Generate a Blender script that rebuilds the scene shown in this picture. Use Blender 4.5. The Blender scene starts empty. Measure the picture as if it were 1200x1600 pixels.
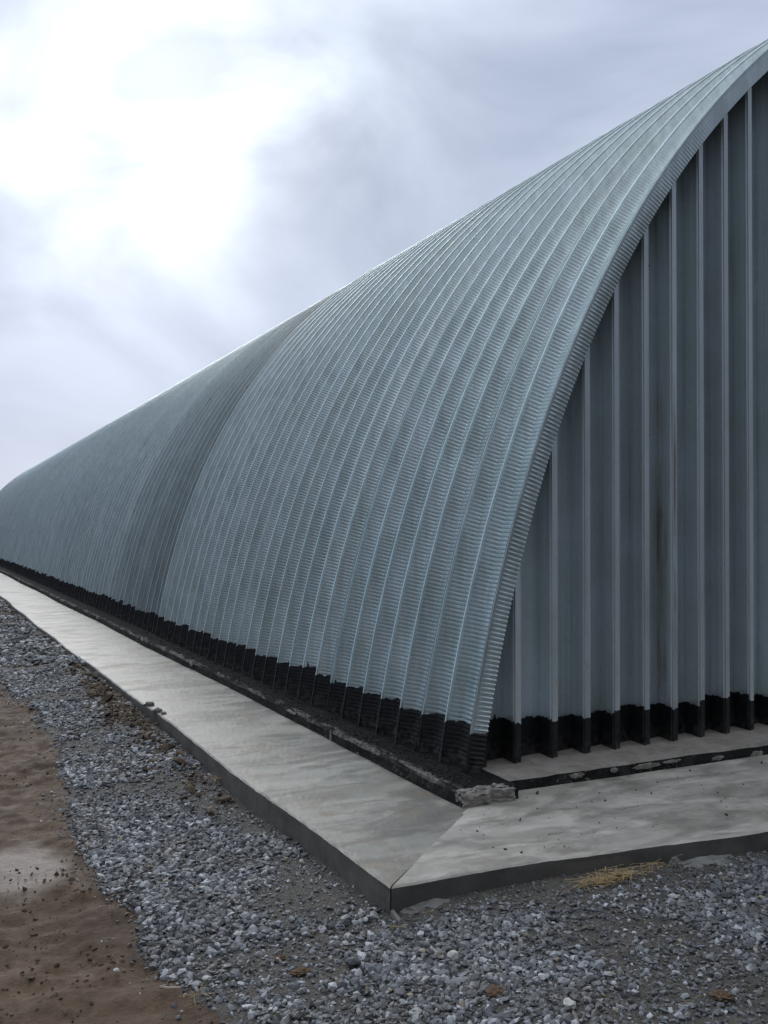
import bpy, math, random
import numpy as np
from mathutils import Vector, Matrix
random.seed(7); rng = np.random.default_rng(7)
S = bpy.context.scene

# ------------------------------------------------------------------ camera, sky, sun, exposure
CAMZ = 1.72
YAW = math.atan2(757, 1480); PITCH = math.radians(.58)
cd = bpy.data.cameras.new('camera'); cam = bpy.data.objects.new('camera', cd); S.collection.objects.link(cam)
cam.location = (0, 0, CAMZ)
cam.rotation_euler = (math.pi/2 + PITCH, 0, -YAW)
cd.sensor_fit = 'VERTICAL'; cd.sensor_height = 24; cd.lens = 24*1480/1600
cd.clip_start = .05; cd.clip_end = 3000
S.camera = cam
F = Vector((math.sin(YAW)*math.cos(PITCH), math.cos(YAW)*math.cos(PITCH), math.sin(PITCH)))
R = Vector((math.cos(YAW), -math.sin(YAW), 0)); U = R.cross(F)
SKYDIR = (F + R*((235-600)/1480) + U*((800-90)/1480)).normalized()     # the bright break in the cloud
SUN_EL = math.asin(SKYDIR.z); SUN_AZ = math.atan2(SKYDIR.x, SKYDIR.y)

w = bpy.data.worlds.new('World'); S.world = w; w.use_nodes = True
nt = w.node_tree; N = nt.nodes; L = nt.links; N.clear()
def nn(t, **k):
    n = N.new(t)
    for a, b in k.items(): setattr(n, a, b)
    return n
def wmath(op, a, b=None, c=None, clamp=False):
    n = nn('ShaderNodeMath', operation=op, use_clamp=clamp)
    for i, v in enumerate((a, b, c)):
        if v is None: continue
        if isinstance(v, (int, float)): n.inputs[i].default_value = v
        else: L.new(v, n.inputs[i])
    return n.outputs[0]
tc = nn('ShaderNodeTexCoord')
sep = nn('ShaderNodeSeparateXYZ'); L.new(tc.outputs['Generated'], sep.inputs[0])
def lobe(px, py, sharp):
    d = (F + R*((px-600)/1480) + U*((800-py)/1480)).normalized() if not isinstance(px, Vector) else px
    v = nn('ShaderNodeVectorMath', operation='DOT_PRODUCT'); L.new(warp, v.inputs[0]); v.inputs[1].default_value = d
    return wmath('EXPONENT', wmath('MULTIPLY', wmath('SUBTRACT', v.outputs['Value'], 1.), sharp))
wn = nn('ShaderNodeTexNoise'); wn.inputs['Scale'].default_value = 3.2; wn.inputs['Detail'].default_value = 4
L.new(tc.outputs['Generated'], wn.inputs['Vector'])
ws = nn('ShaderNodeVectorMath', operation='SUBTRACT'); L.new(wn.outputs['Color'], ws.inputs[0]); ws.inputs[1].default_value = (.5,.5,.5)
wsc = nn('ShaderNodeVectorMath', operation='SCALE'); L.new(ws.outputs[0], wsc.inputs[0]); wsc.inputs['Scale'].default_value = .34
wa = nn('ShaderNodeVectorMath', operation='ADD'); L.new(tc.outputs['Generated'], wa.inputs[0]); L.new(wsc.outputs[0], wa.inputs[1])
wnrm = nn('ShaderNodeVectorMath', operation='NORMALIZE'); L.new(wa.outputs[0], wnrm.inputs[0]); warp = wnrm.outputs[0]
mp = nn('ShaderNodeMapping'); mp.inputs['Scale'].default_value = (1, 1, 1.7); mp.inputs['Location'].default_value = (1.7, .4, .9)
L.new(tc.outputs['Generated'], mp.inputs['Vector'])
cn = nn('ShaderNodeTexNoise'); cn.inputs['Scale'].default_value = 3.6; cn.inputs['Detail'].default_value = 7; cn.inputs['Roughness'].default_value = .50
cn.inputs['Distortion'].default_value = .55
L.new(mp.outputs[0], cn.inputs['Vector'])
cl = nn('ShaderNodeMapRange'); cl.inputs['From Min'].default_value = .33; cl.inputs['From Max'].default_value = .68
L.new(cn.outputs['Fac'], cl.inputs['Value'])
ramp = nn('ShaderNodeValToRGB'); L.new(cl.outputs[0], ramp.inputs[0])
ramp.color_ramp.elements[0].color = (.325, .378, .50, 1); ramp.color_ramp.elements[1].color = (.525, .585, .73, 1)
g1 = lobe(262, 100, 150); g2 = lobe(350, 130, 30); g3 = lobe(235, 270, 150)
glow = wmath('ADD', wmath('MULTIPLY', g1, .72), wmath('ADD', wmath('MULTIPLY', g2, .12), wmath('MULTIPLY', g3, .22)))
glow = wmath('MULTIPLY', glow, wmath('ADD', wmath('MULTIPLY', cl.outputs[0], 1.0), .45))
gc = nn('ShaderNodeVectorMath', operation='SCALE'); gc.inputs[0].default_value = (.93, 1.0, .98); L.new(glow, gc.inputs['Scale'])
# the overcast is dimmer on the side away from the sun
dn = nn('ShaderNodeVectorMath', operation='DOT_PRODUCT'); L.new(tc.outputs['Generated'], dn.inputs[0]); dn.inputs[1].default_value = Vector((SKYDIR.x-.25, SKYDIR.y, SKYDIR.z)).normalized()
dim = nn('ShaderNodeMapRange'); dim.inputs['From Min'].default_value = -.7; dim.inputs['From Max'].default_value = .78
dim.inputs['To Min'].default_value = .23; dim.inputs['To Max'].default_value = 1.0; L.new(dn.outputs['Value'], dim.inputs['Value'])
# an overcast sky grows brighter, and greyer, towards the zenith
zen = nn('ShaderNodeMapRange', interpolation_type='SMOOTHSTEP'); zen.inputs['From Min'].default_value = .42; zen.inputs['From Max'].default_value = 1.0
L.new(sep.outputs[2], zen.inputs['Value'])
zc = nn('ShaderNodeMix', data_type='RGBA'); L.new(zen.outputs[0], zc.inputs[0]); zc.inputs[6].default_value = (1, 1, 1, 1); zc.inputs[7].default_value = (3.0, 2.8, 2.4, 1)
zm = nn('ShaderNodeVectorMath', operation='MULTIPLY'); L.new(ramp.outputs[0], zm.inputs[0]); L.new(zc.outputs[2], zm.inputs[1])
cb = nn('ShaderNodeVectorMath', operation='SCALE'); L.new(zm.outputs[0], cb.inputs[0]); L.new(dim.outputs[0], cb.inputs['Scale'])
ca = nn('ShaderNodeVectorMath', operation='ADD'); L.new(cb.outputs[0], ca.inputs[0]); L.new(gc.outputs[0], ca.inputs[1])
sky = nn('ShaderNodeTexSky', sky_type='NISHITA'); sky.sun_disc = False
sky.sun_elevation = SUN_EL; sky.sun_rotation = SUN_AZ
b1 = nn('ShaderNodeBackground'); L.new(sky.outputs[0], b1.inputs[0]); b1.inputs[1].default_value = .05
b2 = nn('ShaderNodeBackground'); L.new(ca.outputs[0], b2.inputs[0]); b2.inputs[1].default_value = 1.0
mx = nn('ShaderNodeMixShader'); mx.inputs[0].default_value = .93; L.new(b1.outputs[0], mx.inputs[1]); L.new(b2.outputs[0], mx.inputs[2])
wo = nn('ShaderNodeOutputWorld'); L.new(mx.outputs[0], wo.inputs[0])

sl = bpy.data.lights.new('sun', 'SUN'); sl.energy = .6; sl.angle = math.radians(24); sl.color = (1, .97, .92)
so = bpy.data.objects.new('sun', sl); S.collection.objects.link(so)
so.rotation_euler = (-SKYDIR).to_track_quat('-Z', 'Y').to_euler(); so.location = (0, 0, 30)
S.view_settings.view_transform = 'Standard'; S.view_settings.look = 'None'
S.view_settings.exposure = .36; S.view_settings.gamma = 1; S.view_settings.use_curve_mapping = False

# ------------------------------------------------------------------ helpers
def pix(u, v, z=None, x=None, y=None):
    """point of the place seen at a photograph pixel, on a given level or wall"""
    d = F + R*((u-600)/1480) + U*((800-v)/1480)
    if z is not None: t = (z-CAMZ)/d.z
    elif y is not None: t = y/d.y
    else: t = x/d.x
    return Vector((0, 0, CAMZ)) + d*t
def link(o, parent=None):
    S.collection.objects.link(o)
    if parent: o.parent = parent
    return o
def mesh_np(name, co, faces, smooth=False, mat=None, attrs=None, matidx=None):
    """co (n,3); faces list of int arrays with constant width"""
    me = bpy.data.meshes.new(name)
    me.vertices.add(len(co)); me.vertices.foreach_set('co', np.asarray(co, np.float32).ravel())
    if not isinstance(faces, list): faces = [faces]
    lv = np.concatenate([f.ravel() for f in faces]).astype(np.int32)
    tot = np.concatenate([np.full(len(f), f.shape[1]) for f in faces]).astype(np.int32)
    st = np.concatenate([[0], np.cumsum(tot)[:-1]]).astype(np.int32)
    me.loops.add(len(lv)); me.loops.foreach_set('vertex_index', lv)
    me.polygons.add(len(tot)); me.polygons.foreach_set('loop_start', st)
    me.update(calc_edges=True)
    me.polygons.foreach_set('use_smooth', np.full(len(tot), smooth))
    if mat:
        for m in (mat if isinstance(mat, list) else [mat]): me.materials.append(m)
    if matidx is not None: me.polygons.foreach_set('material_index', np.asarray(matidx, np.int32))
    for k, a in (attrs or {}).items():
        at = me.attributes.new(k, 'FLOAT', 'POINT'); at.data.foreach_set('value', np.asarray(a, np.float32))
    me.validate(); me.update()
    return me
def obj(name, me, parent=None, loc=None):
    o = bpy.data.objects.new(name, me)
    if loc is not None: o.location = loc
    return link(o, parent)
def tag(o, label=None, cat=None, group=None, kind=None):
    if label: o['label'] = label
    if cat: o['category'] = cat
    if group: o['group'] = group
    if kind: o['kind'] = kind
    return o
def gridf(nu, nv):
    i, j = np.meshgrid(np.arange(nu-1), np.arange(nv-1), indexing='ij')
    a = (i*nv+j).ravel()
    return np.stack([a, a+nv, a+nv+1, a+1], 1)
# value noise in numpy
_P = rng.random((256, 256))
def vnoise(x, y, s=1., seed=0):
    x = np.asarray(x, float)*s + seed*17.3; y = np.asarray(y, float)*s + seed*9.7
    xi = np.floor(x).astype(int); yi = np.floor(y).astype(int); fx = x-xi; fy = y-yi
    fx = fx*fx*(3-2*fx); fy = fy*fy*(3-2*fy)
    g = lambda a, b: _P[a % 256, b % 256]
    return ((g(xi, yi)*(1-fx)+g(xi+1, yi)*fx)*(1-fy) + (g(xi, yi+1)*(1-fx)+g(xi+1, yi+1)*fx)*fy) - .5
def fbm(x, y, s=1., o=4, seed=0, r=.5):
    t = 0; a = 1
    for k in range(o): t = t + a*vnoise(x, y, s*2**k, seed+k*3); a *= r
    return t
def sstep(a, b, x):
    t = np.clip((np.asarray(x, float)-a)/(b-a), 0, 1); return t*t*(3-2*t)

# ------------------------------------------------------------------ materials
class Mat:
    def __init__(s, name):
        s.m = bpy.data.materials.new(name); s.m.use_nodes = True; s.t = s.m.node_tree; s.N = s.t.nodes; s.L = s.t.links
        s.b = s.N['Principled BSDF']
    def n(s, t, **k):
        n = s.N.new(t)
        for a, b in k.items(): setattr(n, a, b)
        return n
    def put(s, sock, v):
        if isinstance(v, (int, float)): sock.default_value = v if not hasattr(sock.default_value, '__len__') else (v,)*3 + (1,)*(len(sock.default_value)-3)
        elif isinstance(v, (tuple, list)): sock.default_value = tuple(v) if len(v) != 3 or len(sock.default_value) == 3 else (*v, 1)
        else: s.L.new(v, sock)
    def math(s, op, a, b=None, c=None, clamp=False):
        n = s.n('ShaderNodeMath', operation=op, use_clamp=clamp)
        for i, v in enumerate((a, b, c)):
            if v is not None: s.put(n.inputs[i], v)
        return n.outputs[0]
    def pos(s): return s.n('ShaderNodeNewGeometry').outputs['Position']
    def obj(s): return s.n('ShaderNodeTexCoord').outputs['Object']
    def map(s, vec, scale=(1, 1, 1), loc=(0, 0, 0)):
        n = s.n('ShaderNodeMapping'); s.L.new(vec, n.inputs[0]); n.inputs['Scale'].default_value = scale
        s.put(n.inputs['Location'], loc); return n.outputs[0]
    def noise(s, vec, scale, detail=4, rough=.5, dist=0):
        n = s.n('ShaderNodeTexNoise'); s.L.new(vec, n.inputs['Vector']); n.inputs['Scale'].default_value = scale
        n.inputs['Detail'].default_value = detail; n.inputs['Roughness'].default_value = rough; n.inputs['Distortion'].default_value = dist
        return n.outputs['Fac']
    def rng(s, v, a, b, c=0., d=1.):
        n = s.n('ShaderNodeMapRange'); s.put(n.inputs['Value'], v)
        for k, q in zip(('From Min', 'From Max', 'To Min', 'To Max'), (a, b, c, d)): s.put(n.inputs[k], q)
        return n.outputs[0]
    def mix(s, f, a, b, mode='MIX'):
        n = s.n('ShaderNodeMix', data_type='RGBA', blend_type=mode); s.put(n.inputs[0], f); s.put(n.inputs[6], a); s.put(n.inputs[7], b)
        return n.outputs[2]
    def bump(s, h, strength, dist):
        n = s.n('ShaderNodeBump'); n.inputs['Strength'].default_value = strength; n.inputs['Distance'].default_value = dist
        s.L.new(h, n.inputs['Height']); s.L.new(n.outputs[0], s.b.inputs['Normal']); return n
    def attr(s, name):
        return s.n('ShaderNodeAttribute', attribute_name=name).outputs['Fac']
    def set(s, **k):
        for a, v in k.items(): s.put(s.b.inputs[a.replace('_', ' ')], v)
        return s.m

ZB = .189; ZS = .11            # foot of the steel walls, top of the concrete slabs
def galvanised(name, base, axis_scale, tar_h, rust=False, rough=.33):
    m = Mat(name); P = m.pos(); O = m.obj()
    oi = m.n('ShaderNodeObjectInfo')
    off = m.n('ShaderNodeCombineXYZ'); m.put(off.inputs[0], m.math('MULTIPLY', oi.outputs['Random'], 37.)); m.put(off.inputs[1], m.math('MULTIPLY', oi.outputs['Random'], 11.))
    V = m.n('ShaderNodeVectorMath', operation='ADD'); m.L.new(O, V.inputs[0]); m.L.new(off.outputs[0], V.inputs[1]); V = V.outputs[0]
    streak = m.noise(m.map(V, axis_scale), 1., 4, .55)
    cloud = m.noise(V, 2.3, 5, .6)
    sp = m.n('ShaderNodeTexVoronoi'); m.L.new(V, sp.inputs['Vector']); sp.inputs['Scale'].default_value = 55
    v = m.math('ADD', m.rng(streak, .3, .7, -.11, .11), m.rng(cloud, .3, .7, -.06, .06))
    spn = m.n('ShaderNodeSeparateColor'); m.L.new(sp.outputs['Color'], spn.inputs[0])
    v = m.math('ADD', v, m.rng(spn.outputs[0], 0, 1, -.04, .04))
    v = m.math('ADD', v, m.rng(oi.outputs['Random'], 0, 1, -.05, .05))
    v = m.math('ADD', v, 1.)
    colr = m.mix(1., m.mix(m.rng(cloud, .35, .65), (base[0]*.985, base[1], base[2]*.985), (base[0], base[1]*.99, base[2]*1.02)), oi.outputs['Color'], 'MULTIPLY')
    sc = m.n('ShaderNodeVectorMath', operation='SCALE'); m.L.new(colr, sc.inputs[0]); m.L.new(v, sc.inputs['Scale'])
    # scattered handling marks
    sm = m.noise(m.map(V, (1, 1, .8)), 5.5, 3, .6)
    sm2 = m.noise(V, 60, 2, .5)
    smf = m.math('MULTIPLY', m.rng(sm, .74, .80), m.rng(sm2, .4, .6), clamp=True)
    col = m.mix(m.math('MULTIPLY', smf, .18 if rust else .45), sc.outputs[0], (.10, .12, .13))
    r = m.math('ADD', m.rng(cloud, .3, .7, rough-.05, rough+.09), m.rng(spn.outputs[1], 0, 1, -.03, .03))
    if rust:
        s3 = m.n('ShaderNodeSeparateXYZ'); m.L.new(P, s3.inputs[0])
        xs = pix(1034, 760, y=5.10)
        wob = m.rng(m.noise(P, 3, 2), .3, .7, -.006, .006)
        d = m.math('ABSOLUTE', m.math('ADD', m.math('SUBTRACT', s3.outputs[0], xs.x), wob))
        k = m.rng(d, .004, .022, 1, 0)
        k = m.math('MULTIPLY', k, m.rng(m.noise(m.map(P, (20, 20, 2.5)), 1, 4), .3, .62))
        k = m.math('MULTIPLY', k, m.rng(s3.outputs[2], 2.2, 2.9, .75, 0), clamp=True)
        col = m.mix(k, col, (.16, .085, .04)); r = m.math('ADD', r, m.math('MULTIPLY', k, .3))
    # brushed bitumen paint along the foot
    s2 = m.n('ShaderNodeSeparateXYZ'); m.L.new(P, s2.inputs[0])
    edge = m.math('ADD', tar_h, m.rng(m.noise(m.map(P, (1, 1, .35)), 22, 4, .6), .3, .7, -.013, .013))
    edge = m.math('ADD', edge, m.rng(oi.outputs['Random'], 0, 1, -.028, .028))
    spik = m.noise(m.map(P, (1, 1, .10)), 9, 2, .5)
    edge = m.math('ADD', edge, m.rng(spik, .68, .76, 0, .10))
    tar = m.math('LESS_THAN', s2.outputs[2], edge)
    tn = m.noise(P, 26, 4, .6)
    dust = m.math('MULTIPLY', m.rng(s2.outputs[2], ZB, ZB+.15, .65, 0), m.rng(tn, .4, .7), clamp=True)
    tarc = m.mix(dust, m.mix(m.rng(tn, .35, .65), (.006, .007, .008), (.016, .018, .019)), (.12, .11, .10))
    m.set(Base_Color=m.mix(tar, col, tarc), Metallic=m.math('MULTIPLY', m.math('SUBTRACT', 1., tar), .72 if rust else .86),
          Roughness=m.mix(tar, r, m.rng(tn, .3, .7, .42, .65)), Specular_IOR_Level=.4)
    h = m.math('ADD', m.math('MULTIPLY', cloud, 1.), m.math('MULTIPLY', sm2, .04))
    m.bump(h, .12 if rust else .3, .006)
    return m.m
M_ROOF = galvanised('galvanised_roof', (.515, .60, .605), (18, 18, .8), ZB+.25)
M_GABLE = galvanised('galvanised_gable', (.60, .665, .675), (26, 26, .35), ZB+.235, rust=True, rough=.42)

def concrete_top(name, blot=.8, scuff=.8, streak_axis=(1.2, 7, 1), tint=(.31, .30, .262)):
    m = Mat(name); P = m.pos()
    a = m.noise(m.map(P, streak_axis), 1.2, 6, .62, .5); b = m.noise(P, 2.1, 5, .6); c = m.noise(P, 90, 4, .7); d = m.noise(m.map(P, streak_axis, (4, 2, 0)), 1.0, 6, .66, .4)
    col = m.mix(m.rng(a, .36, .62), tuple(q*.62 for q in tint), tuple(q*1.10 for q in tint))
    col = m.mix(m.math('MULTIPLY', m.rng(b, .50, .66), .55), col, (.27, .25, .21))
    col = m.mix(m.math('MULTIPLY', m.rng(d, .485, .58), blot), col, (.125, .120, .102))
    # rusty brown scuffs
    col = m.mix(m.math('MULTIPLY', m.rng(m.noise(P, 3.3, 4, .65, .5), .54, .66), scuff), col, (.19, .155, .11))
    col = m.mix(m.math('MULTIPLY', m.rng(c, .56, .72), .30), col, (.18, .18, .17))
    pit = m.noise(P, 28, 2, .5)
    col = m.mix(m.math('MULTIPLY', m.rng(pit, .74, .77), .8), col, (.08, .07, .06))
    rough = m.rng(a, .3, .7, .34, .60)
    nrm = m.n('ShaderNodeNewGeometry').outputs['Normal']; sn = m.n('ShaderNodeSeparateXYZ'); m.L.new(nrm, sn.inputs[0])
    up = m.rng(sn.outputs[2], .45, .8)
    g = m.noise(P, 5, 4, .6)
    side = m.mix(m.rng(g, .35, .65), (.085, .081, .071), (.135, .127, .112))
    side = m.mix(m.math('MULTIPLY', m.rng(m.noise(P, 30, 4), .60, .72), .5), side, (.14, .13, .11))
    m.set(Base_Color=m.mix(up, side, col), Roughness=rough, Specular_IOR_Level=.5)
    h = m.math('ADD', m.math('MULTIPLY', a, .8), m.math('MULTIPLY', c, .25))
    m.bump(h, .45, .004)
    return m.m
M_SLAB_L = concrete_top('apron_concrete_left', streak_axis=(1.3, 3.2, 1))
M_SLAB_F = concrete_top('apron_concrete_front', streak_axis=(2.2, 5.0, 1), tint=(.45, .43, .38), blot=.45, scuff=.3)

def plinth_mat(name, top_a, top_b, lip=False):
    m = Mat(name); P = m.pos()
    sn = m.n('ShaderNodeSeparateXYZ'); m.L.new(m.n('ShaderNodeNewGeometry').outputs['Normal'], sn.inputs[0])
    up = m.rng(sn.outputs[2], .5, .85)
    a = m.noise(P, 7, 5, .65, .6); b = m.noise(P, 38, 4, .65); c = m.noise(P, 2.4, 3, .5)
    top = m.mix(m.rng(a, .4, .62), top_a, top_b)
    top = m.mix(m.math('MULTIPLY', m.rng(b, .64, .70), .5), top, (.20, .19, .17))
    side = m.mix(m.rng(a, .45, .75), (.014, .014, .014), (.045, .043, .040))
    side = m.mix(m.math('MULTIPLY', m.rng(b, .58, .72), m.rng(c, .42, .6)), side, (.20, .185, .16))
    sx = m.n('ShaderNodeSeparateXYZ'); m.L.new(P, sx.inputs[0])
    if lip:
        lipm = m.math('MULTIPLY', m.rng(m.math('ADD', sx.outputs[0], m.rng(a, .3, .7, -.05, .05)), 2.875, 2.90, 1, 0), m.rng(m.noise(m.map(P, (2, .6, 1)), 5, 5, .65), .44, .58))
        top = m.mix(m.math('MULTIPLY', lipm, m.rng(b, .3, .6), clamp=True), top, (.20, .19, .17))
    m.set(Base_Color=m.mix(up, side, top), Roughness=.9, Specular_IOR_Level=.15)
    m.bump(m.math('ADD', a, m.math('MULTIPLY', b, .5)), .8, .008)
    return m.m
M_PL_L = plinth_mat('tarred_plinth', (.006, .006, .006), (.016, .015, .014), True)
M_PL_F = plinth_mat('dusty_plinth', (.22, .20, .175), (.30, .28, .25))

def simple(name, ca, cb_, scale=12, rough=.85, bump=.5, dist=.006, spec=.3):
    m = Mat(name); P = m.pos(); a = m.noise(P, scale, 5, .62)
    m.set(Base_Color=m.mix(m.rng(a, .35, .65), ca, cb_), Roughness=rough, Specular_IOR_Level=spec); m.bump(a, bump, dist); return m.m
M_MORTAR = simple('pale_mortar', (.15, .14, .125), (.34, .32, .285), 18, .9, 1., .012)
M_SPILL = simple('grey_mortar', (.13, .135, .125), (.22, .22, .205), 9, .8, 1., .012)
M_TARLUMP = simple('tar_crumbs', (.006, .006, .006), (.020, .019, .018), 30, .8, .6, .006, .2)
M_CLAY = simple('clay', (.075, .048, .030), (.13, .085, .052), 14)
M_STRAW = simple('straw', (.24, .165, .07), (.42, .31, .15), 30, .6, .1)
M_STONE_PALE = simple('pale_stone', (.38, .38, .36), (.55, .54, .50), 14, .7, .5)
M_STONE_DARK = simple('dark_stone', (.05, .055, .062), (.10, .105, .115), 14, .6, .5)
M_WOOD = simple('weathered_wood', (.30, .25, .18), (.45, .40, .31), 20, .8, .3)
M_BLACK = simple('bolt_steel', (.02, .02, .022), (.05, .05, .05), 20, .5, .1)

# ground material
m = Mat('ground_soil_and_fines'); P = m.pos(); gm = m.attr('gravel')
a = m.noise(P, 1.5, 6, .6, .3); b = m.noise(P, 11, 6, .65); c = m.noise(P, 75, 5, .7); e = m.noise(P, 4.2, 4, .55, .8)
soil = m.mix(m.rng(a, .35, .65), (.060, .034, .018), (.112, .068, .039))
soil = m.mix(m.math('MULTIPLY', m.rng(b, .48, .66), .75), soil, (.062, .041, .026))
soil = m.mix(m.math('MULTIPLY', m.rng(e, .58, .70), .6), soil, (.185, .145, .105))
soil = m.mix(m.attr('wet'), soil, (.21, .165, .135))
soil = m.mix(m.math('MULTIPLY', m.rng(c, .55, .70), .5), soil, (.05, .035, .024))
vo = m.n('ShaderNodeTexVoronoi'); m.L.new(P, vo.inputs['Vector']); vo.inputs['Scale'].default_value = 95
vs = m.n('ShaderNodeSeparateColor'); m.L.new(vo.outputs['Color'], vs.inputs[0])
fines = m.mix(m.rng(b, .35, .65), (.052, .046, .038), (.108, .097, .080))
fines = m.mix(m.rng(vs.outputs[0], .25, 1, 0, .6), fines, (.125, .125, .122))
fines = m.mix(m.math('MULTIPLY', m.rng(vs.outputs[1], .94, .97), .35), fines, (.35, .35, .33))
mask = m.rng(m.math('ADD', gm, m.rng(b, .3, .7, -.25, .25)), .35, .65)
m.set(Base_Color=m.mix(mask, soil, fines), Roughness=m.mix(m.attr('wet'), m.rng(b, .3, .7, .55, .88), .32), Specular_IOR_Level=.25)
hh = m.math('ADD', m.math('MULTIPLY', b, .9), m.math('ADD', m.math('MULTIPLY', c, .35), m.math('MULTIPLY', m.math('MULTIPLY', m.math('SUBTRACT', 1, vo.outputs['Distance']), mask), .5)))
m.bump(hh, 1., .02)
M_GROUND = m.m

def tone_mat(name, dark, mid, light, tan, rough=.55, spec=.5):
    m = Mat(name); t = m.attr('tone'); P = m.pos(); a = m.noise(P, 60, 4, .6); b = m.noise(P, 1.3, 3, .5)
    c = m.mix(m.rng(t, 0, .55), dark, mid); c = m.mix(m.rng(t, .55, .93), c, light); c = m.mix(m.rng(t, .955, .96), c, tan)
    c = m.mix(m.rng(a, .35, .7, .0, .35), c, (.05, .05, .048))
    if name == 'crushed_stone': c = m.mix(m.rng(m.noise(P, 2.6, 4, .6), .46, .66, .0, .6), c, (.085, .074, .060))
    m.set(Base_Color=c, Roughness=m.rng(a, .3, .7, rough-.12, rough+.15), Specular_IOR_Level=spec); m.bump(a, .5, .003); return m.m
M_GRAVEL = tone_mat('crushed_stone', (.040, .043, .047), (.20, .211, .225), (.52, .54, .56), (.32, .27, .19))
M_CLOD = tone_mat('soil_clods', (.060, .042, .028), (.105, .076, .050), (.16, .125, .09), (.26, .22, .17), .85, .25)

# ------------------------------------------------------------------ ground
def left_edge(y): return 1.925 + .012*np.sin(np.asarray(y)*1.9) - .02*sstep(8, 13, y) + .06*sstep(15, 23, y)
def gravel_left(y): return np.interp(y, [2, 3.2, 3.45, 3.83, 4.23, 4.76, 5.73, 6.39, 7.84, 9.39, 11, 20, 60], [1.12, 1.03, .97, .89, .93, .86, .88, 1.01, 1.05, 1.08, .96, .92, .9])
def ground_h(x, y, fine=True):
    x = np.asarray(x, float); y = np.asarray(y, float)
    left = (1-sstep(1.85, 2.1, x))*sstep(3.0, 3.9, y)
    base = -.008 - .042*left + .070*sstep(5.5, 10, y)*left
    base = base + .028*(1-sstep(0, .35, np.abs(x-1.72)))*sstep(6.2, 7.2, y)*(x < 1.95)       # spoil heaped on the slab's edge
    base = base + .022*fbm(x, y, .9, 3, 5)
    g = sstep(-.08, .08, x-gravel_left(y)+.10*fbm(x, y, 3.2, 3, 2))
    s = 1-g
    base = base + g*.018
    if fine:
        rg = fbm(x, y, 7, 4, 9)
        base = base + s*(.030*rg + .045*np.maximum(fbm(x, y, 3.1, 4, 21)-.05, 0) - .05*np.maximum(fbm(x, y, 4.5, 3, 77)-.22, 0)) + g*.007*fbm(x, y, 12, 3, 30)
        # old wheel rut across the mud
        rut = np.abs((x-.30) - .10*(y-5))
        base = base - s*.018*np.exp(-(rut/.07)**2)*sstep(3.5, 4.5, y)
    under = ((x > 1.98) & (y > 3.80)).astype(float)
    base = base*(1-under) - .03*under
    return base, g
def axis(lo, hi, st, far):
    a = np.arange(lo, hi+1e-6, st); n = 26; k = (np.geomspace(st, far, n)).cumsum()
    k = k*far/k[-1]
    return np.concatenate([lo-k[::-1], a, hi+k])
xs = axis(-1.6, 5.2, .0225, 600); ys = axis(1.2, 11.5, .0225, 600)
X, Y = np.meshgrid(xs, ys, indexing='ij')
H, G = ground_h(X, Y)
farm = ((X < -1.7) | (X > 5.3) | (Y < 1.1) | (Y > 11.7))
big = np.where(farm & (np.hypot(X, Y) > 60), 0.0, H)
wet = np.exp(-(((X-.62)/.40)**2 + ((Y-11.3)/1.6)**2))*1.2 + .85*np.exp(-(((X-.55)/.28)**2 + ((Y-5.2)/.45)**2))
wet = np.clip(sstep(.35, .95, wet + .55*fbm(X, Y, 3.5, 4, 40))*(1-G), 0, 1)
H2 = big*(1-wet*.5) + (-.045)*wet*.5
me = mesh_np('ground', np.stack([X, Y, H2], -1).reshape(-1, 3), gridf(len(xs), len(ys)), True, M_GROUND, {'gravel': G.ravel(), 'wet': wet.ravel()})
ground = tag(obj('ground', me), 'brown trampled mud giving way to crushed grey stone beside the hangar', kind='structure')

# ------------------------------------------------------------------ concrete slabs round the building
def strip(name, mat, P0, nu_list, cols, zfun, depth, parent=None, flip=False, smooth=True):
    """P0(c, t) -> (x, y) arrays; c 0 = free outer edge, 1 = inner. Side faces at the outer edge and both ends."""
    T = np.asarray(nu_list); C = np.concatenate([[0], [.012], np.linspace(.04, 1, cols)])
    TT, CC = np.meshgrid(T, C, indexing='ij'); x, y = P0(CC, TT); z = zfun(x, y, CC)
    z = z - (.007 + .005*np.maximum(0, vnoise(TT, TT*0, 23, 4)))*(CC == 0)
    top = np.stack([x, y, z], -1)                                         # (nt, nc, 3)
    nt_, nc_ = TT.shape
    skirt = []
    for q, dz in enumerate((.02, .06, depth)):
        s = top[:, 0].copy(); s[:, 2] = top[:, 0, 2] - dz
        s[:, 0] += .004*vnoise(s[:, 0]+s[:, 1], np.full(nt_, q*3.), 9, 3); s[:, 1] += .004*vnoise(s[:, 0]+s[:, 1], np.full(nt_, q*5.), 9, 7); skirt.append(s)
    full = np.concatenate([np.stack(skirt[::-1], 1), top], 1); nc2 = nc_+3
    co = full.reshape(-1, 3); f = gridf(nt_, nc2)
    e = full[0].copy(); e2 = e.copy(); e2[:, 2] = np.minimum(e[:, 2], z.mean()-depth); n0 = len(co)
    co = np.concatenate([co, e, e2]); i = np.arange(nc2-1)
    f2 = np.stack([n0+i, n0+i+1, n0+nc2+i+1, n0+nc2+i], 1)
    if flip: f = f[:, ::-1]
    else: f2 = f2[:, ::-1]
    me = mesh_np(name, co, [f, f2], False, mat)
    o = obj(name, me, parent); return o
def tlist(end, d0=.03, g=1.012):
    t = [0.]; d = d0
    while t[-1] < end: t.append(t[-1]+d); d *= g
    return t
A0 = np.array([1.930, 3.711]); A1 = np.array([2.852, 4.547])
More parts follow.
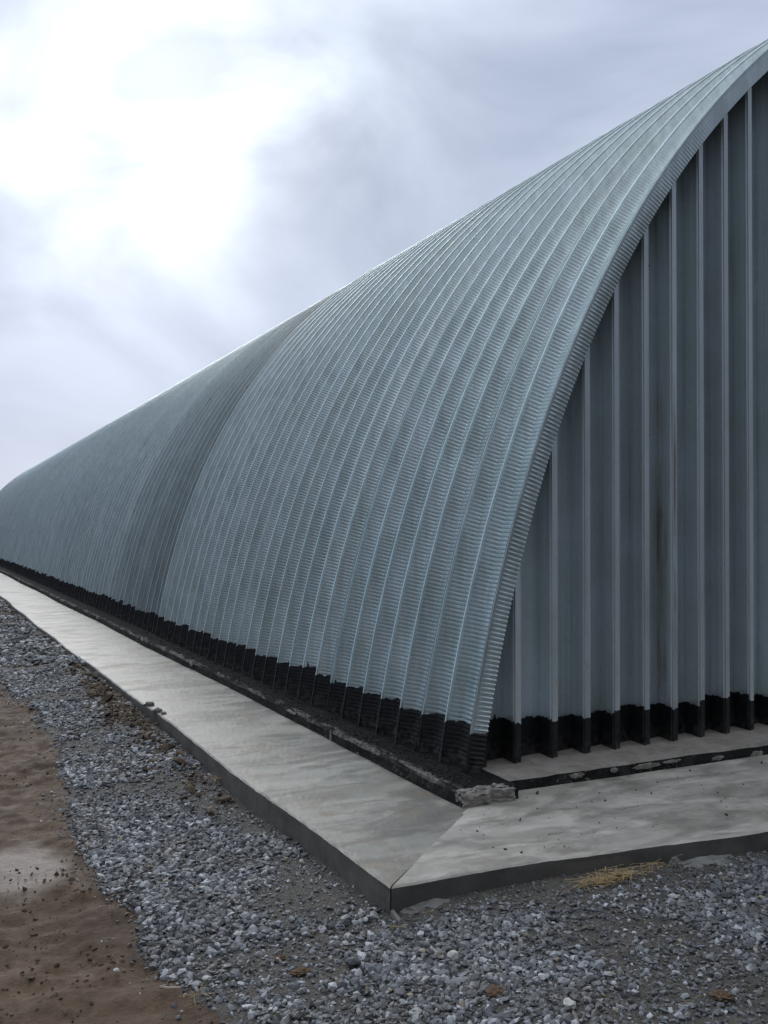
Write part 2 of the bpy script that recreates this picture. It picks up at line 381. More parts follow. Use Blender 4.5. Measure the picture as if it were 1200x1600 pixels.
def pl(c, t):
    ys_ = A0[1] + (A1[1]-A0[1])*c + t
    xo = left_edge(ys_) + .007*vnoise(ys_, ys_*0, 14, 4) + .004*vnoise(ys_, ys_*0, 41, 6) + .010*fbm(ys_, ys_*0, 1.7, 2, 8)
    xo = xo*(1-np.exp(-t/.15)) + A0[0]*np.exp(-t/.15)
    return xo + (A1[0]+.03-xo)*c, ys_ + .005
def zl(x, y, c): return ZS + .005*fbm(x, y, 1.6, 3, 12) + .0015*vnoise(x, y, 20, 2)
left_slab = tag(strip('pavement', M_SLAB_L, pl, tlist(49, .028, 1.012), 26, zl, .19),
    'long strip of pale trowelled concrete along the side of the hangar', kind='structure')
def pf(c, t):
    xx = A0[0] + (A1[0]-A0[0])*c + t + .005
    yo = np.interp(xx, [1.9, 2.0, 2.736, 4.06, 6, 20], [3.706, 3.706, 3.679, 3.518, 3.44, 3.4]) + .008*vnoise(xx, xx*0, 11, 5) + .005*vnoise(xx, xx*0, 37, 9) + .008*fbm(xx, xx*0, 2.3, 2, 18)*(1-np.exp(-t/.3))
    yi = np.interp(xx, [2.852, 3.4, 20], [4.60, 4.76, 4.76])
    yy = yo + (yi-yo)*c
    k = np.exp(-t/.25)
    return xx, yy*(1-k) + (A0[1]+(A1[1]-A0[1])*c)*k
def zf(x, y, c): return ZS + .006*fbm(x, y, 1.8, 3, 32) + .0015*vnoise(x, y, 20, 6) - .012*sstep(2.5, 4.2, x)*(1-c)
front_slab = tag(strip('pavement', M_SLAB_F, pf, tlist(16, .028, 1.014), 26, zf, .19, flip=True),
    'strip of pale concrete crossing in front of the gable end', kind='structure')

# ------------------------------------------------------------------ hangar
W = .30; NP = 158; X0 = 3.060; Y0 = 4.92
hangar = bpy.data.objects.new('arched_hangar', None); link(hangar); hangar.location = (X0, Y0, ZB)
tag(hangar, 'long arched galvanised steel hangar with black tarred foot', 'hangar')
# arch centre line: angle of the wall against the run of arc
ss = np.linspace(0, 21.6, 4321); th = np.polyval([.046547, -.716738, -4.358641, 80.65796], ss)
i64 = np.searchsorted(ss, 6.4); th = np.where(ss > 6.4, th[i64]-7.9*(ss-6.4), th)
half = ss[np.argmin(np.abs(th))]
th = np.where(ss > half, -np.interp(2*half-ss, ss, th), th)
thr = np.radians(th); ds = ss[1]
ax = np.concatenate([[0], np.cumsum(np.cos(thr[:-1])*ds)]); az = np.concatenate([[0], np.cumsum(np.sin(thr[:-1])*ds)])
SL = 2*half; SPAN = float(np.interp(SL, ss, ax))
def arch(s): return np.interp(s, ss, ax), np.interp(s, ss, az), np.interp(s, ss, thr)

LAM = .0286
def sweep(profile, amps, spw, s_fine, shape, seed):
    """profile: (y, r, ny, nr); corrugation displaces points along (ny, nr) by amps"""
    nw = int(s_fine/LAM); s1 = np.arange(nw*spw)*(LAM/spw); s2 = np.linspace(nw*LAM, SL, 90)
    s = np.concatenate([s1, s2])
    wv = np.array(shape)[np.arange(nw*spw) % spw]; wv = np.concatenate([wv, np.zeros(90)])
    r_ = np.random.default_rng(seed); wj = 1 + .25*(r_.random(len(s)//spw+2).repeat(spw)[:len(s)]-.5)
    fade_s = (1-.97*sstep(3.0, 5.3, s))*sstep(0, .1, s); fade_b = (1-.97*sstep(1.8, 3.7, s))*sstep(0, .1, s)
    x, z, t = arch(s); nx, nz = -np.sin(t), np.cos(t)
    pr = np.array(profile); am = np.array(amps); flat = (np.array([q[3] for q in profile]) == 1)
    disp = (wv*wj)[:, None]*am[None]*np.where(flat[None], fade_b[:, None], fade_s[:, None])
    # slight wander of the sheet
    wnd = .0022*vnoise(s, s*0+seed, 1.3, seed)[:, None]*(pr[:, 1] < -.02)[None]
    yy = pr[None, :, 0] + disp*pr[None, :, 2]; rr = pr[None, :, 1] + disp*pr[None, :, 3] + wnd
    co = np.stack([x[:, None]+nx[:, None]*rr, yy, z[:, None]+nz[:, None]*rr], -1)
    return co
def roof_mesh(spw, shape, seed):
    D = -.096; q = .88; p = .47
    prof = [(-.0005, -.011, 0, 0), (.0012, 0, 0, 0), (.0012, -.012, 0, 0), (.008, -.015, 0, 0), (.015, -.030, q, p), (.030, -.058, q, p), (.040, -.087, q, p),
            (.048, D, 0, 1), (.15, D-.001, 0, 1), (.248, D, 0, 1), (.2505, -.093, -q, p), (.268, -.054, -q, p), (.286, -.016, -q, p), (.2885, -.003, 0, 0), (.291, 0, 0, 0), (.2995, .0008, 0, 0)]
    A = .0040
    amps = [0, 0, 0, 0, -A*.4, -A*.7, -A*.9, -A*.95, -A*.85, -A*.9, -A*.62, -A*.52, -A*.10, 0, 0, 0]
    co = sweep(prof, amps, spw, 8.2, shape, seed)
    n, k = co.shape[:2]
    me = mesh_np('roof_panel', co.reshape(-1, 3), gridf(n, k)[:, ::-1], True, M_ROOF)
    return me
def add_creases(me, k, cols):
    """mark the long folds of a swept sheet sharp so that the flats stay flat"""
    e = np.zeros(len(me.edges)*2, np.int32); me.edges.foreach_get('vertices', e); e = e.reshape(-1, 2)
    a, b = e[:, 0] % k, e[:, 1] % k
    sh = (a == b) & np.isin(a, cols)
    at = me.attributes.get('sharp_edge') or me.attributes.new('sharp_edge', 'BOOLEAN', 'EDGE')
    at.data.foreach_set('value', sh)
fine = [roof_mesh(8, [0, .12, .6, 1, .6, .12, 0, 0], s_) for s_ in (1, 2, 3)]
far = [roof_mesh(4, [0, .5, 1, .5], s_) for s_ in (4, 5)]
for me in fine+far: add_creases(me, 16, [1, 2, 3, 6, 9, 12, 13, 14])
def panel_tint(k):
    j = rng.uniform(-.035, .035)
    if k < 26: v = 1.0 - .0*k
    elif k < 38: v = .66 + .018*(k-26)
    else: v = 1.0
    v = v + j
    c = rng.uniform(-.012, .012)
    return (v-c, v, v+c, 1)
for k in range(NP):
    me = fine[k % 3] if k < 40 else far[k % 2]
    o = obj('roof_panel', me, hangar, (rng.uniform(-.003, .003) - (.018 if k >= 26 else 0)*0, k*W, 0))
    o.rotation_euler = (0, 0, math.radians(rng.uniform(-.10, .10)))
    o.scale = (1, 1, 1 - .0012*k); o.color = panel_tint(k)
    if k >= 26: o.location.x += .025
# end flange, bent inwards and crimped, facing the camera
prof = [(.0, .0, 0, 0), (-.004, -.0, 0, 0), (-.004, -.016, 0, 0), (-.002, -.020, -1, 0), (-.004, -.045, -1, 0), (-.008, -.080, -1, 0), (-.012, -.118, -1, 0), (-.004, -.123, 0, -1), (.05, -.125, 0, 0)]
co = sweep(prof, [0, 0, 0, 0, .0050, .0085, .0095, .002, 0], 8, 8.4, [0, .15, .7, 1, .7, .15, 0, 0], 11)
me = mesh_np('end_trim', co.reshape(-1, 3), gridf(co.shape[0], co.shape[1])[:, ::-1], True, M_ROOF); add_creases(me, 9, [1, 2, 3, 6, 7])
et = obj('end_trim', me, hangar, (0, -.007, 0)); et.color = (1.0, 1.0, 1.0, 1)

# gable: vertical ribbed panels, cut along the arch
GY = 4.965 - Y0
fins = [pix(u, 1150, y=4.965).x - X0 for u in (806, 864, 915.6, 962, 1009, 1053, 1095.6, 1135, 1173)]
fins = [fins[0]-.26] + fins
while fins[-1] < SPAN-.3: fins.append(fins[-1]+.255)
aix = np.arange(0, SL, .02); ix, iz, it = arch(aix); ixx = ix + np.sin(it)*.112; izz = iz - np.cos(it)*.112
def top_at(x):
    m_ = ixx > .05
    o_ = np.argsort(ixx[m_]); return float(np.interp(x, ixx[m_][o_], izz[m_][o_], left=0, right=0))
grng = np.random.default_rng(5)
for q in range(len(fins)-1):
    a, b = fins[q], fins[q+1]; w_ = b-a
    pr = [(-.004, .010), (-.004, 0), (.004, 0), (.004, .012), (.050, .014), (.055, .022), (.064, .112), (.074, .130), (.150, .144), (w_+.016, .168), (w_+.0155, .163), (w_+.004, .080), (w_-.0065, .021), (w_+.001, .0125)]
    nz_ = 60; col = []
    mx_ = max(top_at(a+p[0]) for p in pr)
    if mx_ < .15: continue
    for i, (px, py) in enumerate(pr):
        tz = max(top_at(a+px), .02); zz = np.minimum(np.linspace(0, mx_, nz_), tz)
        wv = .0018*vnoise(zz, zz*0+i, 1.1, q+3)
        col.append(np.stack([np.full(nz_, px)+wv, np.full(nz_, py)+wv, zz], -1))
    co = np.stack(col, 1)
    me = mesh_np('wall_panel', co.reshape(-1, 3), gridf(nz_, len(pr))[:, ::-1], True, M_GABLE); add_creases(me, len(pr), [1, 2, 3, 4, 9, 10, 12])
    o = obj('wall_panel', me, hangar, (a, GY, 0)); v = grng.uniform(.90, 1.08); o.color = (v, v, v, 1)
# far gable: closes the arch behind
prof_s = np.linspace(0, SL, 120); px_, pz_, _ = arch(prof_s)
co = np.concatenate([np.stack([px_, np.zeros(120), pz_*(1-.0012*NP)], -1), np.stack([px_, np.full(120, .05), pz_*(1-.0012*NP)], -1)])
me = mesh_np('end_wall', co, [np.arange(120)[None], np.arange(120, 240)[None, ::-1]], False, M_GABLE)
obj('end_wall', me, hangar, (0, NP*W-.02, 0))
# small dark bolts on the gable and roof
def disc(name, p, r, mat, parent, nrm=(0, -1, 0)):
    n = Vector(nrm).normalized(); u_ = n.orthogonal().normalized(); v_ = n.cross(u_)
    co = [p + n*.004] + [p + (u_*math.cos(t)+v_*math.sin(t))*r + n*.003 for t in np.linspace(0, 2*math.pi, 7)[:-1]] + [p + (u_*math.cos(t)+v_*math.sin(t))*r - n*.004 for t in np.linspace(0, 2*math.pi, 7)[:-1]]
    me = bpy.data.meshes.new(name)
    me.from_pydata([c - parent.location for c in co], [], [(0, 1+i, 1+(i+1) % 6) for i in range(6)] + [(1+i, 7+i, 7+(i+1) % 6, 1+(i+1) % 6) for i in range(6)])
    me.materials.append(mat); me.validate(); return obj(name, me, parent)
for (u_, v_) in ((965, 809), (1014, 415), (1052, 428), (1012, 634), (868, 806), (1014, 680)):
    disc('bolt', pix(u_, v_, y=4.965+.018), .006, M_BLACK, hangar)

# plinth under the walls (left run, front run)
def plinth(name, mat, outer, inner, tl, along_y, label=None):
    T = np.array(tl); C = np.array([0, .01, .02, .06, .12, .25, .5, 1.]); Z = np.array([ZS-.03, ZS+.02, ZB-.018, ZB-.004, ZB, ZB, ZB, ZB])
    TT, CC = np.meshgrid(T, np.arange(8), indexing='ij')
    o_ = outer(T)[:, None]; i_ = inner(T)[:, None]
    side = o_ + (i_-o_)*C[None, :]
    jit = .012*fbm(TT, CC, 3.1, 4, 50)*np.array([.3, 1, 1, 1, .8, .3, 0, 0])[None] + .004*vnoise(TT, CC, 31, 2)*(C < .5)[None]
    side = side + jit; z = Z[None] + .009*fbm(TT, CC*.4, 6, 3, 60)*np.array([0, .6, 1.2, 1.2, 1, .6, .2, 0])[None] + TT*0
    if along_y: co = np.stack([side, TT, z], -1); f = gridf(len(T), 8)
    else: co = np.stack([TT, side, z], -1); f = gridf(len(T), 8)[:, ::-1]
    e = co[0]; n0 = co.shape[0]*8; co_ = np.concatenate([co.reshape(-1, 3), e*np.array([1, 1, 0]) + np.array([0, 0, ZS-.05])])
    i = np.arange(7); f2 = np.stack([i, i+1, n0+i+1, n0+i], 1)
    if not along_y: f2 = f2[:, ::-1]
    co_ = co_ - np.array(hangar.location)
    me = mesh_np(name, co_, [f, f2], False, mat); o = obj(name, me, hangar)
    if label: o['label'] = label
    return o
plinth('foundation', M_PL_L, lambda t: 2.832 + .014*np.sin(t*.9), lambda t: t*0+3.21, [4.56+q for q in tlist(48.2, .02, 1.012)], True, 'black tarred foundation edge along the side wall')
plinth('foundation', M_PL_F, lambda t: np.interp(t, [3.2, 3.27, 5.2, 20], [4.66, 4.69, 4.64, 4.6]), lambda t: t*0+5.4, [3.215+q for q in tlist(14, .02, 1.015)], False, 'dusty topped foundation edge under the gable')

# ------------------------------------------------------------------ lumps, chunks and spills
def ico_dirs():
    p = (1+5**.5)/2
    v = np.array([(-1, p, 0), (1, p, 0), (-1, -p, 0), (1, -p, 0), (0, -1, p), (0, 1, p), (0, -1, -p), (0, 1, -p), (p, 0, -1), (p, 0, 1), (-p, 0, -1), (-p, 0, 1)], float)
    f = np.array([(0, 11, 5), (0, 5, 1), (0, 1, 7), (0, 7, 10), (0, 10, 11), (1, 5, 9), (5, 11, 4), (11, 10, 2), (10, 7, 6), (7, 1, 8), (3, 9, 4), (3, 4, 2), (3, 2, 6), (3, 6, 8), (3, 8, 9), (4, 9, 5), (2, 4, 11), (6, 2, 10), (8, 6, 7), (9, 8, 1)])
    return v/np.linalg.norm(v, axis=1)[:, None], f
IV, IF = ico_dirs()
def subdiv(v, f):
    v = list(map(tuple, v)); cache = {}; out = []
    def mid(a, b):
        k_ = (min(a, b), max(a, b))
        if k_ not in cache:
            q = (np.array(v[a])+np.array(v[b])); q /= np.linalg.norm(q); cache[k_] = len(v); v.append(tuple(q))
        return cache[k_]
    for a, b, c in f:
        ab, bc, ca_ = mid(a, b), mid(b, c), mid(c, a); out += [(a, ab, ca_), (b, bc, ab), (c, ca_, bc), (ab, bc, ca_)]
    return np.array(v), np.array(out)
IV2, IF2 = subdiv(IV, IF); IV3, IF3 = subdiv(IV2, IF2)
def lump(name, loc, size, mat, label, cat, rot=0, seed=0, rough=.25, detail=2, smooth=False, group=None, parent=None, flat=None):
    r_ = np.random.default_rng(seed+100); V, F_ = ((IV, IF), (IV2, IF2), (IV3, IF3))[detail]
    v = V.copy()
    if flat: # angular broken block: push towards a rounded box
        v = np.sign(v)*np.abs(v)**flat; v = v/np.abs(v).max(axis=1)[:, None]*.0 + v/np.max(np.abs(v))
    v = v*(1 + rough*(r_.random(len(v))[:, None]-.5)) * np.array(size)
    c_, s_ = math.cos(rot), math.sin(rot); v = v @ np.array([[c_, s_, 0], [-s_, c_, 0], [0, 0, 1]])
    me = mesh_np(name, v, F_, smooth, mat); o = obj(name, me, parent, loc)
    if parent is None: tag(o, label, cat, group)
    elif label: o['label'] = label
    return o
def gz(x, y): return float(ground_h(np.array([x]), np.array([y]))[0][0])
# broken pale mortar block at the foundation corner
def rough_box(name, lo, hi, n, jit, mat, seed):
    r_ = np.random.default_rng(seed); import bmesh
    bm = bmesh.new(); bmesh.ops.create_cube(bm, size=1)
    bmesh.ops.subdivide_edges(bm, edges=bm.edges[:], cuts=n, use_grid_fill=True)
    for v in bm.verts:
        p = v.co+Vector((.5, .5, .5)); q = Vector([lo[i]+(hi[i]-lo[i])*p[i] for i in range(3)])
        v.co = q + Vector(r_.uniform(-jit, jit, 3))
        if p.z > .9 and (p.x > .9 or p.y < .1): v.co.z -= jit*1.5
    me = bpy.data.meshes.new(name); bm.to_mesh(me); bm.free(); me.materials.append(mat); return me
co = rough_box('mortar_block', (2.826, 4.542, ZS-.01), (3.17, 4.63, ZB+.002), 8, .010, M_MORTAR, 3)
co.transform(Matrix.Translation(-hangar.location)); o = obj('mortar_block', co, hangar); o['label'] = 'pale crumbling mortar packed at the foundation corner'
# mortar smears on the tarred foundation edge
for i, (u_, v_, sx, sz) in enumerate(((299, 1032, .05, .03), (222, 993, .06, .03), (517, 1150, .012, .045), (532, 1155, .012, .035), (455, 1097, .09, .012), (560, 1185, .06, .010), (152, 963, .05, .03), (30, 905, .12, .03))):
    p = pix(u_, v_, x=2.832); p.z = min(max(p.z, ZS+.01), ZB-.01)
    lump('mortar_smear', p - hangar.location, (.008, sx, sz), M_MORTAR, None, None, seed=i, rough=.7, detail=1, parent=hangar)
for i, (u_, v_, sx, sz) in enumerate(((905, 1213, .05, .022), (1012, 1197, .10, .022), (1050, 1190, .07, .014), (962, 1204, .03, .02), (1120, 1184, .05, .02), (1180, 1178, .05, .03))):
    p = pix(u_, v_, y=4.66); p.y = float(np.interp(p.x, [3.2, 3.27, 5.2, 20], [4.66, 4.69, 4.64, 4.6]))+.004; p.z = min(max(p.z, ZS+.01), ZB-.012)
    lump('mortar_smear', p - hangar.location, (sx, .007, sz*.7), M_MORTAR, None, None, seed=40+i, rough=.7, detail=2, parent=hangar)
# spilled mortar at the slab corner
p = pix(655, 1418, z=-.012)
lump('mortar_spill', (p.x+.02, p.y-.03, -.02), (.15, .085, .042), M_SPILL, 'flat grey mortar spill under the front corner of the concrete', 'mortar', rot=-.2, seed=4, rough=.35, detail=2)
p = pix(1052, 1350, z=0.02)
lump('mortar_lump', (p.x, p.y-.012, .0), (.035, .02, .06), M_SPILL, 'grey mortar lump stuck to the front face of the concrete', 'mortar', seed=9, rough=.5, detail=2)
p = pix(1080, 1345, z=0.0)
lump('earth_heap', (p.x+.05, p.y-.06, -.012), (.17, .07, .04), M_SPILL, 'low heap of grey earth against the concrete right of the straw', 'earth', seed=12, rough=.5, detail=2)
for i, (u_, v_, sx, sy, sz, mat_, lab, cat_) in enumerate((
    (470, 1517, .045, .024, .010, M_CLAY, 'brown clay pat lying in the gravel left of centre', 'clay'),
    (437, 1492, .030, .016, .008, M_CLAY, 'small brown clay crumb just behind the larger clay pat', 'clay'),
    (775, 1556, .040, .035, .012, M_CLAY, 'brown clay clod in the gravel near the bottom centre right', 'clay'),
    (1130, 1570, .035, .030, .014, M_CLAY, 'brown clay clod in the gravel at the bottom right', 'clay'),
    (552, 1507, .030, .022, .018, M_STONE_DARK, 'smooth dark grey stone standing out in the gravel', 'stone'),
    (538, 1431, .018, .011, .009, M_STONE_PALE, 'elongated pale stone left of the concrete corner', 'stone'),
    (572, 1434, .014, .010, .009, M_STONE_PALE, 'cream stone nearest the left of the concrete corner', 'stone'),
    (471, 1340, .016, .012, .010, M_STONE_PALE, 'pale stone alone on the fine gravel by the slab side', 'stone'),
    (323, 1542, .018, .013, .010, M_STONE_PALE, 'white stone at the lower left part of the gravel', 'stone'),
    (371, 1466, .018, .013, .010, M_STONE_PALE, 'chalk white stone above the mud edge', 'stone'),
    (182, 1521, .013, .012, .010, M_STONE_PALE, 'small cream stone lying in the brown mud', 'stone'),
    (890, 1582, .026, .020, .014, M_STONE_PALE, 'rounded pale stone at the bottom edge right of centre', 'stone'),
    (708, 1503, .024, .020, .018, M_STONE_PALE, 'light grey stone in the gravel below the concrete front', 'stone'),
    (112, 1107, .045, .025, .016, M_STONE_DARK, 'dark flat stone on the gravel strip far left', 'stone'),
    )):
    p = pix(u_, v_, z=0.0 if u_ > 400 else -.03)
    lump('stone' if cat_ == 'stone' else 'clay_clod', (p.x, p.y, gz(p.x, p.y)+sz*.55+(.012 if cat_ == 'stone' else .005)), (sx, sy, sz), mat_, lab, cat_, rot=i*.7, seed=i+20, rough=.38 if cat_ == 'stone' else .6, detail=1 if cat_ == 'stone' else 2)
q_ = pix(624, 1440, x=1.936)
w0 = [(1.929, 3.708, .012), (1.929, 3.72, -.08), (1.936, q_.y, q_.z-.004)]
me = bpy.data.meshes.new('concrete_sliver'); co = [Vector(v) for v in w0] + [Vector(v)+Vector((.018, .004, 0)) for v in w0]
me.from_pydata(co, [], [(0, 1, 2), (5, 4, 3), (0, 2, 5, 3), (2, 1, 4, 5), (1, 0, 3, 4)]); me.materials.append(M_SPILL)
tag(obj('concrete_sliver', me), 'pointed dark concrete sliver sticking out under the near slab corner', 'concrete')
# thin yellow scrap at the slab corner and a stick in the mud
def stick(name, a, b, r, mat, label, cat, n=6, bend=.01, parent=None):
    a, b = Vector(a), Vector(b); d = (b-a); u_ = d.orthogonal().normalized(); v_ = d.cross(u_).normalized(); co = []; f = []
    for i in range(n):
        t = i/(n-1); c = a+d*t+Vector((random.uniform(-bend, bend), random.uniform(-bend, bend), 0))*(.5 if 0 < t < 1 else 0)
        rr = r*(1-.35*t)*random.uniform(.85, 1.1)
        co += [c+(u_*math.cos(q)+v_*math.sin(q))*rr for q in np.linspace(0, 2*math.pi, 6)[:-1]]
    for i in range(n-1):
        for j in range(5): f.append((i*5+j, i*5+(j+1) % 5, (i+1)*5+(j+1) % 5, (i+1)*5+j))
    f += [tuple(range(4, -1, -1)), tuple((n-1)*5+j for j in range(5))]
    me = bpy.data.meshes.new(name); me.from_pydata(co, [], f); me.materials.append(mat); return tag(obj(name, me), label, cat)
a = pix(606, 1447, z=.015); b = pix(636, 1448, z=.015)
stick('wood_sliver', a, b, .0028, M_STRAW, 'thin yellow wood sliver at the foot of the concrete corner', 'sliver', bend=.002)
a = pix(250, 1541, z=0.0); b = pix(283, 1545, z=0.0)
a.z = gz(a.x, a.y)+.022; b.z = gz(b.x, b.y)+.035
stick('twig', a, b, .006, M_WOOD, 'short pale twig where the mud meets the gravel', 'twig')

# ------------------------------------------------------------------ loose stuff: gravel, clods, debris, straw
def scatter(name, mat, pts, size, tone, flatten=.62, lift=.25, zfun=None, seed=1):
    n = len(pts); r_ = np.random.default_rng(seed)
    V = IV[None]*(1 + .70*(r_.random((n, 12, 1))-.5))
    sc = np.stack([np.ones(n), r_.uniform(.45, .90, n), r_.uniform(.30, .75, n)*flatten/.62], 1)*size[:, None]
    V = V*sc[:, None, :]
    # tumbled: random yaw with modest tilt
    a = r_.uniform(0, 2*np.pi, n); b = r_.normal(0, .38, n); c = r_.normal(0, .38, n)
    ca_, sa = np.cos(a), np.sin(a); cb_, sb = np.cos(b), np.sin(b); cc, sc_ = np.cos(c), np.sin(c)
    x, y, z = V[..., 0], V[..., 1], V[..., 2]
    y, z = y*cb_[:, None]-z*sb[:, None], y*sb[:, None]+z*cb_[:, None]
    x, z = x*cc[:, None]+z*sc_[:, None], -x*sc_[:, None]+z*cc[:, None]
    x, y = x*ca_[:, None]-y*sa[:, None], x*sa[:, None]+y*ca_[:, None]
    h = zfun(pts[:, 0], pts[:, 1])
    co = np.stack([x+pts[:, 0:1], y+pts[:, 1:2], z+(h+size*lift)[:, None]], -1).reshape(-1, 3)
    f = (IF[None]+(np.arange(n)*12)[:, None, None]).reshape(-1, 3)
    me = mesh_np(name, co, f, False, mat, {'tone': np.repeat(tone, 12)})
    return obj(name, me)
gh = lambda x, y: ground_h(x, y)[0]
def stones(area, n, seed, smin, smax, dens):
    r_ = np.random.default_rng(seed); x = r_.uniform(area[0], area[1], n); y = r_.uniform(area[2], area[3], n)
    d = dens(x, y); keep = r_.random(n) < d; x, y, d = x[keep], y[keep], d[keep]
    s = np.exp(r_.normal(0, .48, len(x)))*(smin+smax)/2; s = np.clip(s, smin*.45, smax*1.9)*(.50+.50*np.clip(d*1.2, 0, 1))
    t = np.clip(r_.beta(1.7, 2.6, len(x)), 0, .92); t = np.where(r_.random(len(x)) < .05, .93, t); t = np.where(r_.random(len(x)) < .008, 1., t)
    return np.stack([x, y], 1), s, t
def dens_left(x, y):
    e = gravel_left(y) + .10*fbm(x, y, 3.2, 3, 2)*-1
    k = sstep(-.05, .07, x-e)
    patch = sstep(-.10, .30, fbm(x, y, 1.5, 3, 61) + .32*(1-sstep(1.15, 1.75, x)))   # finer crushed stuff next to the slab
    stray = .10*sstep(-.22, -.02, x-e)*(1-k)
    return (k*(.22+.78*patch)+stray)*(x < left_edge(y)-.012)
def dens_front(x, y):
    yo = np.interp(x, [1.9, 2.736, 4.06, 6, 20], [3.706, 3.679, 3.518, 3.44, 3.4])
    k = sstep(-.05, .07, x-gravel_left(y)-.10*fbm(x, y, 3.2, 3, 2)) * ((y < yo-.012) | (x < 1.90))
    patch = sstep(-.16, .14, fbm(x, y, 2.1, 3, 71) + .06)
    stray = .10*sstep(-.22, -.02, x-gravel_left(y))*(1-k)*(y < yo-.012)
    near_slab = 1-.6*sstep(.30, .05, yo-y)*(x > 1.9)
    return k*(.42+.58*patch)*near_slab+stray
sets = [stones((.7, 5.6, 1.9, 3.72), 52000, 1, .0075, .0135, dens_front),
        stones((.7, 1.93, 3.72, 6.2), 17000, 2, .0085, .0145, dens_left),
        stones((.7, 1.93, 6.2, 11), 18000, 3, .010, .017, dens_left),
        stones((.7, 1.95, 11, 34), 18000, 4, .018, .03, dens_left)]
pts = np.concatenate([s[0] for s in sets]); sz = np.concatenate([s[1] for s in sets]); tn = np.concatenate([s[2] for s in sets])
bz = fbm(pts[:, 0], pts[:, 1], 1.9, 3, 90); tn = np.where(tn < .93, np.clip(tn + .22*bz, 0, .92), tn)
tag(scatter('gravel', M_GRAVEL, pts, sz, tn, zfun=gh), 'crushed blue grey stone spread round the concrete', 'gravel', kind='stuff')
# small clods over the mud
def dens_soil(x, y):
    return (1-sstep(-.03, .1, x-gravel_left(y)))*sstep(-.05, .35, fbm(x, y, 3.3, 3, 81))
p_, s_, t_ = stones((-.6, 1.2, 2.8, 12), 7000, 8, .003, .010, dens_soil)
tag(scatter('soil_clods', M_CLOD, p_, s_, t_*.9, zfun=gh, lift=.1, seed=3), 'crumbs of brown earth on the trampled mud', 'earth', kind='stuff')
# spoil of earth and broken mortar along the slab's side
r_ = np.random.default_rng(33); n = 1500
yy = np.where(r_.random(n) < .55, r_.normal(8.6, .9, n), r_.uniform(5.5, 20, n)); xx = 1.86-np.abs(r_.normal(0, .14, n))
tag(scatter('rubble', M_CLOD, np.stack([xx, yy], 1), np.exp(r_.normal(0, .45, n))*.017, np.clip(r_.beta(2, 2, n)+.15, 0, 1), zfun=gh, lift=.45, seed=5), 'earth and broken mortar crumbs heaped along the slab edge', 'rubble', kind='stuff')
for i, (u_, v_, s) in enumerate(((233, 1103, .045), (246, 1113, .040), (255, 1116, .025), (152, 1056, .06), (225, 1092, .05))):
    p = pix(u_, v_, z=ZS if i < 3 else .05)
    lump('earth_clod', (p.x, p.y, (ZS if i < 3 else .04)+s*.3), (s, s*.7, s*.6), M_CLOD if False else M_SPILL,
         ('brown earth clod on the edge of the side slab, largest of three', 'earth clod on the slab edge between two others', 'small earth clod farthest onto the side slab', 'pale flat clod beside the far part of the slab', 'earth clod heaped against the side of the slab')[i], 'clod', seed=60+i, rough=.6, detail=1, group='clods by the edge of the side slab')
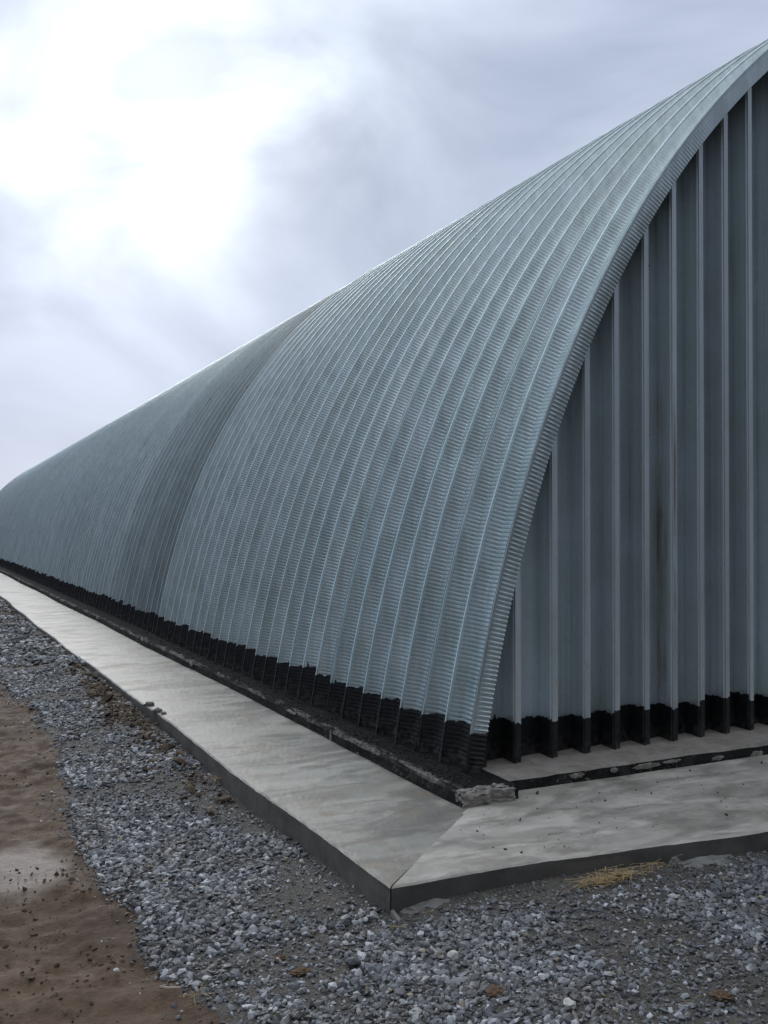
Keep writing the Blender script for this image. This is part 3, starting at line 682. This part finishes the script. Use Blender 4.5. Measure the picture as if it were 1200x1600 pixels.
# crumbs of tar at the foot of the left wall and grit on the slabs
n = 2600; yy = 4.6+np.abs(r_.exponential(6, n)); xx = r_.uniform(2.86, 3.10, n)
tag(scatter('tar_crumbs', M_TARLUMP, np.stack([xx, yy], 1), np.exp(r_.normal(0, .4, n))*.005, r_.random(n), zfun=lambda x, y: x*0+ZB, lift=.2, seed=6), 'black tar crumbs on the foundation at the wall foot', 'tar', kind='stuff')
n = 170; xx = r_.uniform(2.6, 6, n); yy = r_.uniform(3.75, 4.6, n)
tag(scatter('grit', M_CLOD, np.stack([xx, yy], 1), np.exp(r_.normal(0, .5, n))*.0035, r_.random(n)*.5, zfun=lambda x, y: x*0+ZS, lift=.4, seed=7), 'dark grit scattered on the front concrete', 'grit', kind='stuff')
# straw
def straw(name, cx, cy, n, sx, sy, ln, label, seed, zb=0.0, up=.02):
    r_ = random.Random(seed); co = []; f = []
    for i in range(n):
        x = cx+r_.gauss(0, sx); y = cy+r_.gauss(0, sy); l = ln*r_.uniform(.4, 1.1); a = r_.gauss(0, .7); e = abs(r_.gauss(0, .14))
        z = gz(x, y)+.012+abs(r_.gauss(0, up)) if zb is None else zb+.008+abs(r_.gauss(0, up))
        d = Vector((math.cos(a)*math.cos(e), math.sin(a)*math.cos(e), math.sin(e))); s_ = d.cross(Vector((0, 0, 1))).normalized()*.0012; t_ = s_.cross(d).normalized()*.0009
        p0 = Vector((x, y, z))-d*l*.5; p1 = p0+d*l; p0.z = max(p0.z, z-.012); b_ = len(co)
        pm = (p0+p1)*.5+Vector((0, 0, r_.uniform(-.004, .006)))
        for p in (p0, pm, p1): co += [p+s_, p+t_, p-s_]
        for k in (0, 3):
            for j in range(3): f.append((b_+k+j, b_+k+(j+1) % 3, b_+k+3+(j+1) % 3, b_+k+3+j))
    me = bpy.data.meshes.new(name); me.from_pydata(co, [], f); me.materials.append(M_STRAW); return tag(obj(name, me), label, 'straw', kind='stuff')
p = pix(950, 1385, z=0.0)
straw('straw', p.x, p.y-.005, 170, .085, .022, .12, 'golden straw tuft against the front face of the concrete', 1, None, .012)
p = pix(1000, 1375, z=0.0); straw('straw', p.x+.02, p.y+.01, 50, .10, .02, .08, 'thin trail of straw right of the golden tuft', 2, None)
p = pix(348, 1222, z=-.03); straw('straw', p.x-.03, p.y, 26, .03, .04, .10, 'few straws leaning on the side face of the slab', 3, None)
p = pix(312, 1566, z=-.01); straw('straw', p.x, p.y, 12, .03, .03, .08, 'straws at the mud edge in the bottom left', 4, None)
r2 = random.Random(5)
p = pix(850, 1500, z=0.); straw('straw', p.x, p.y, 26, .55, .30, .06, 'single straws strewn over the front gravel', 6, None, .006)
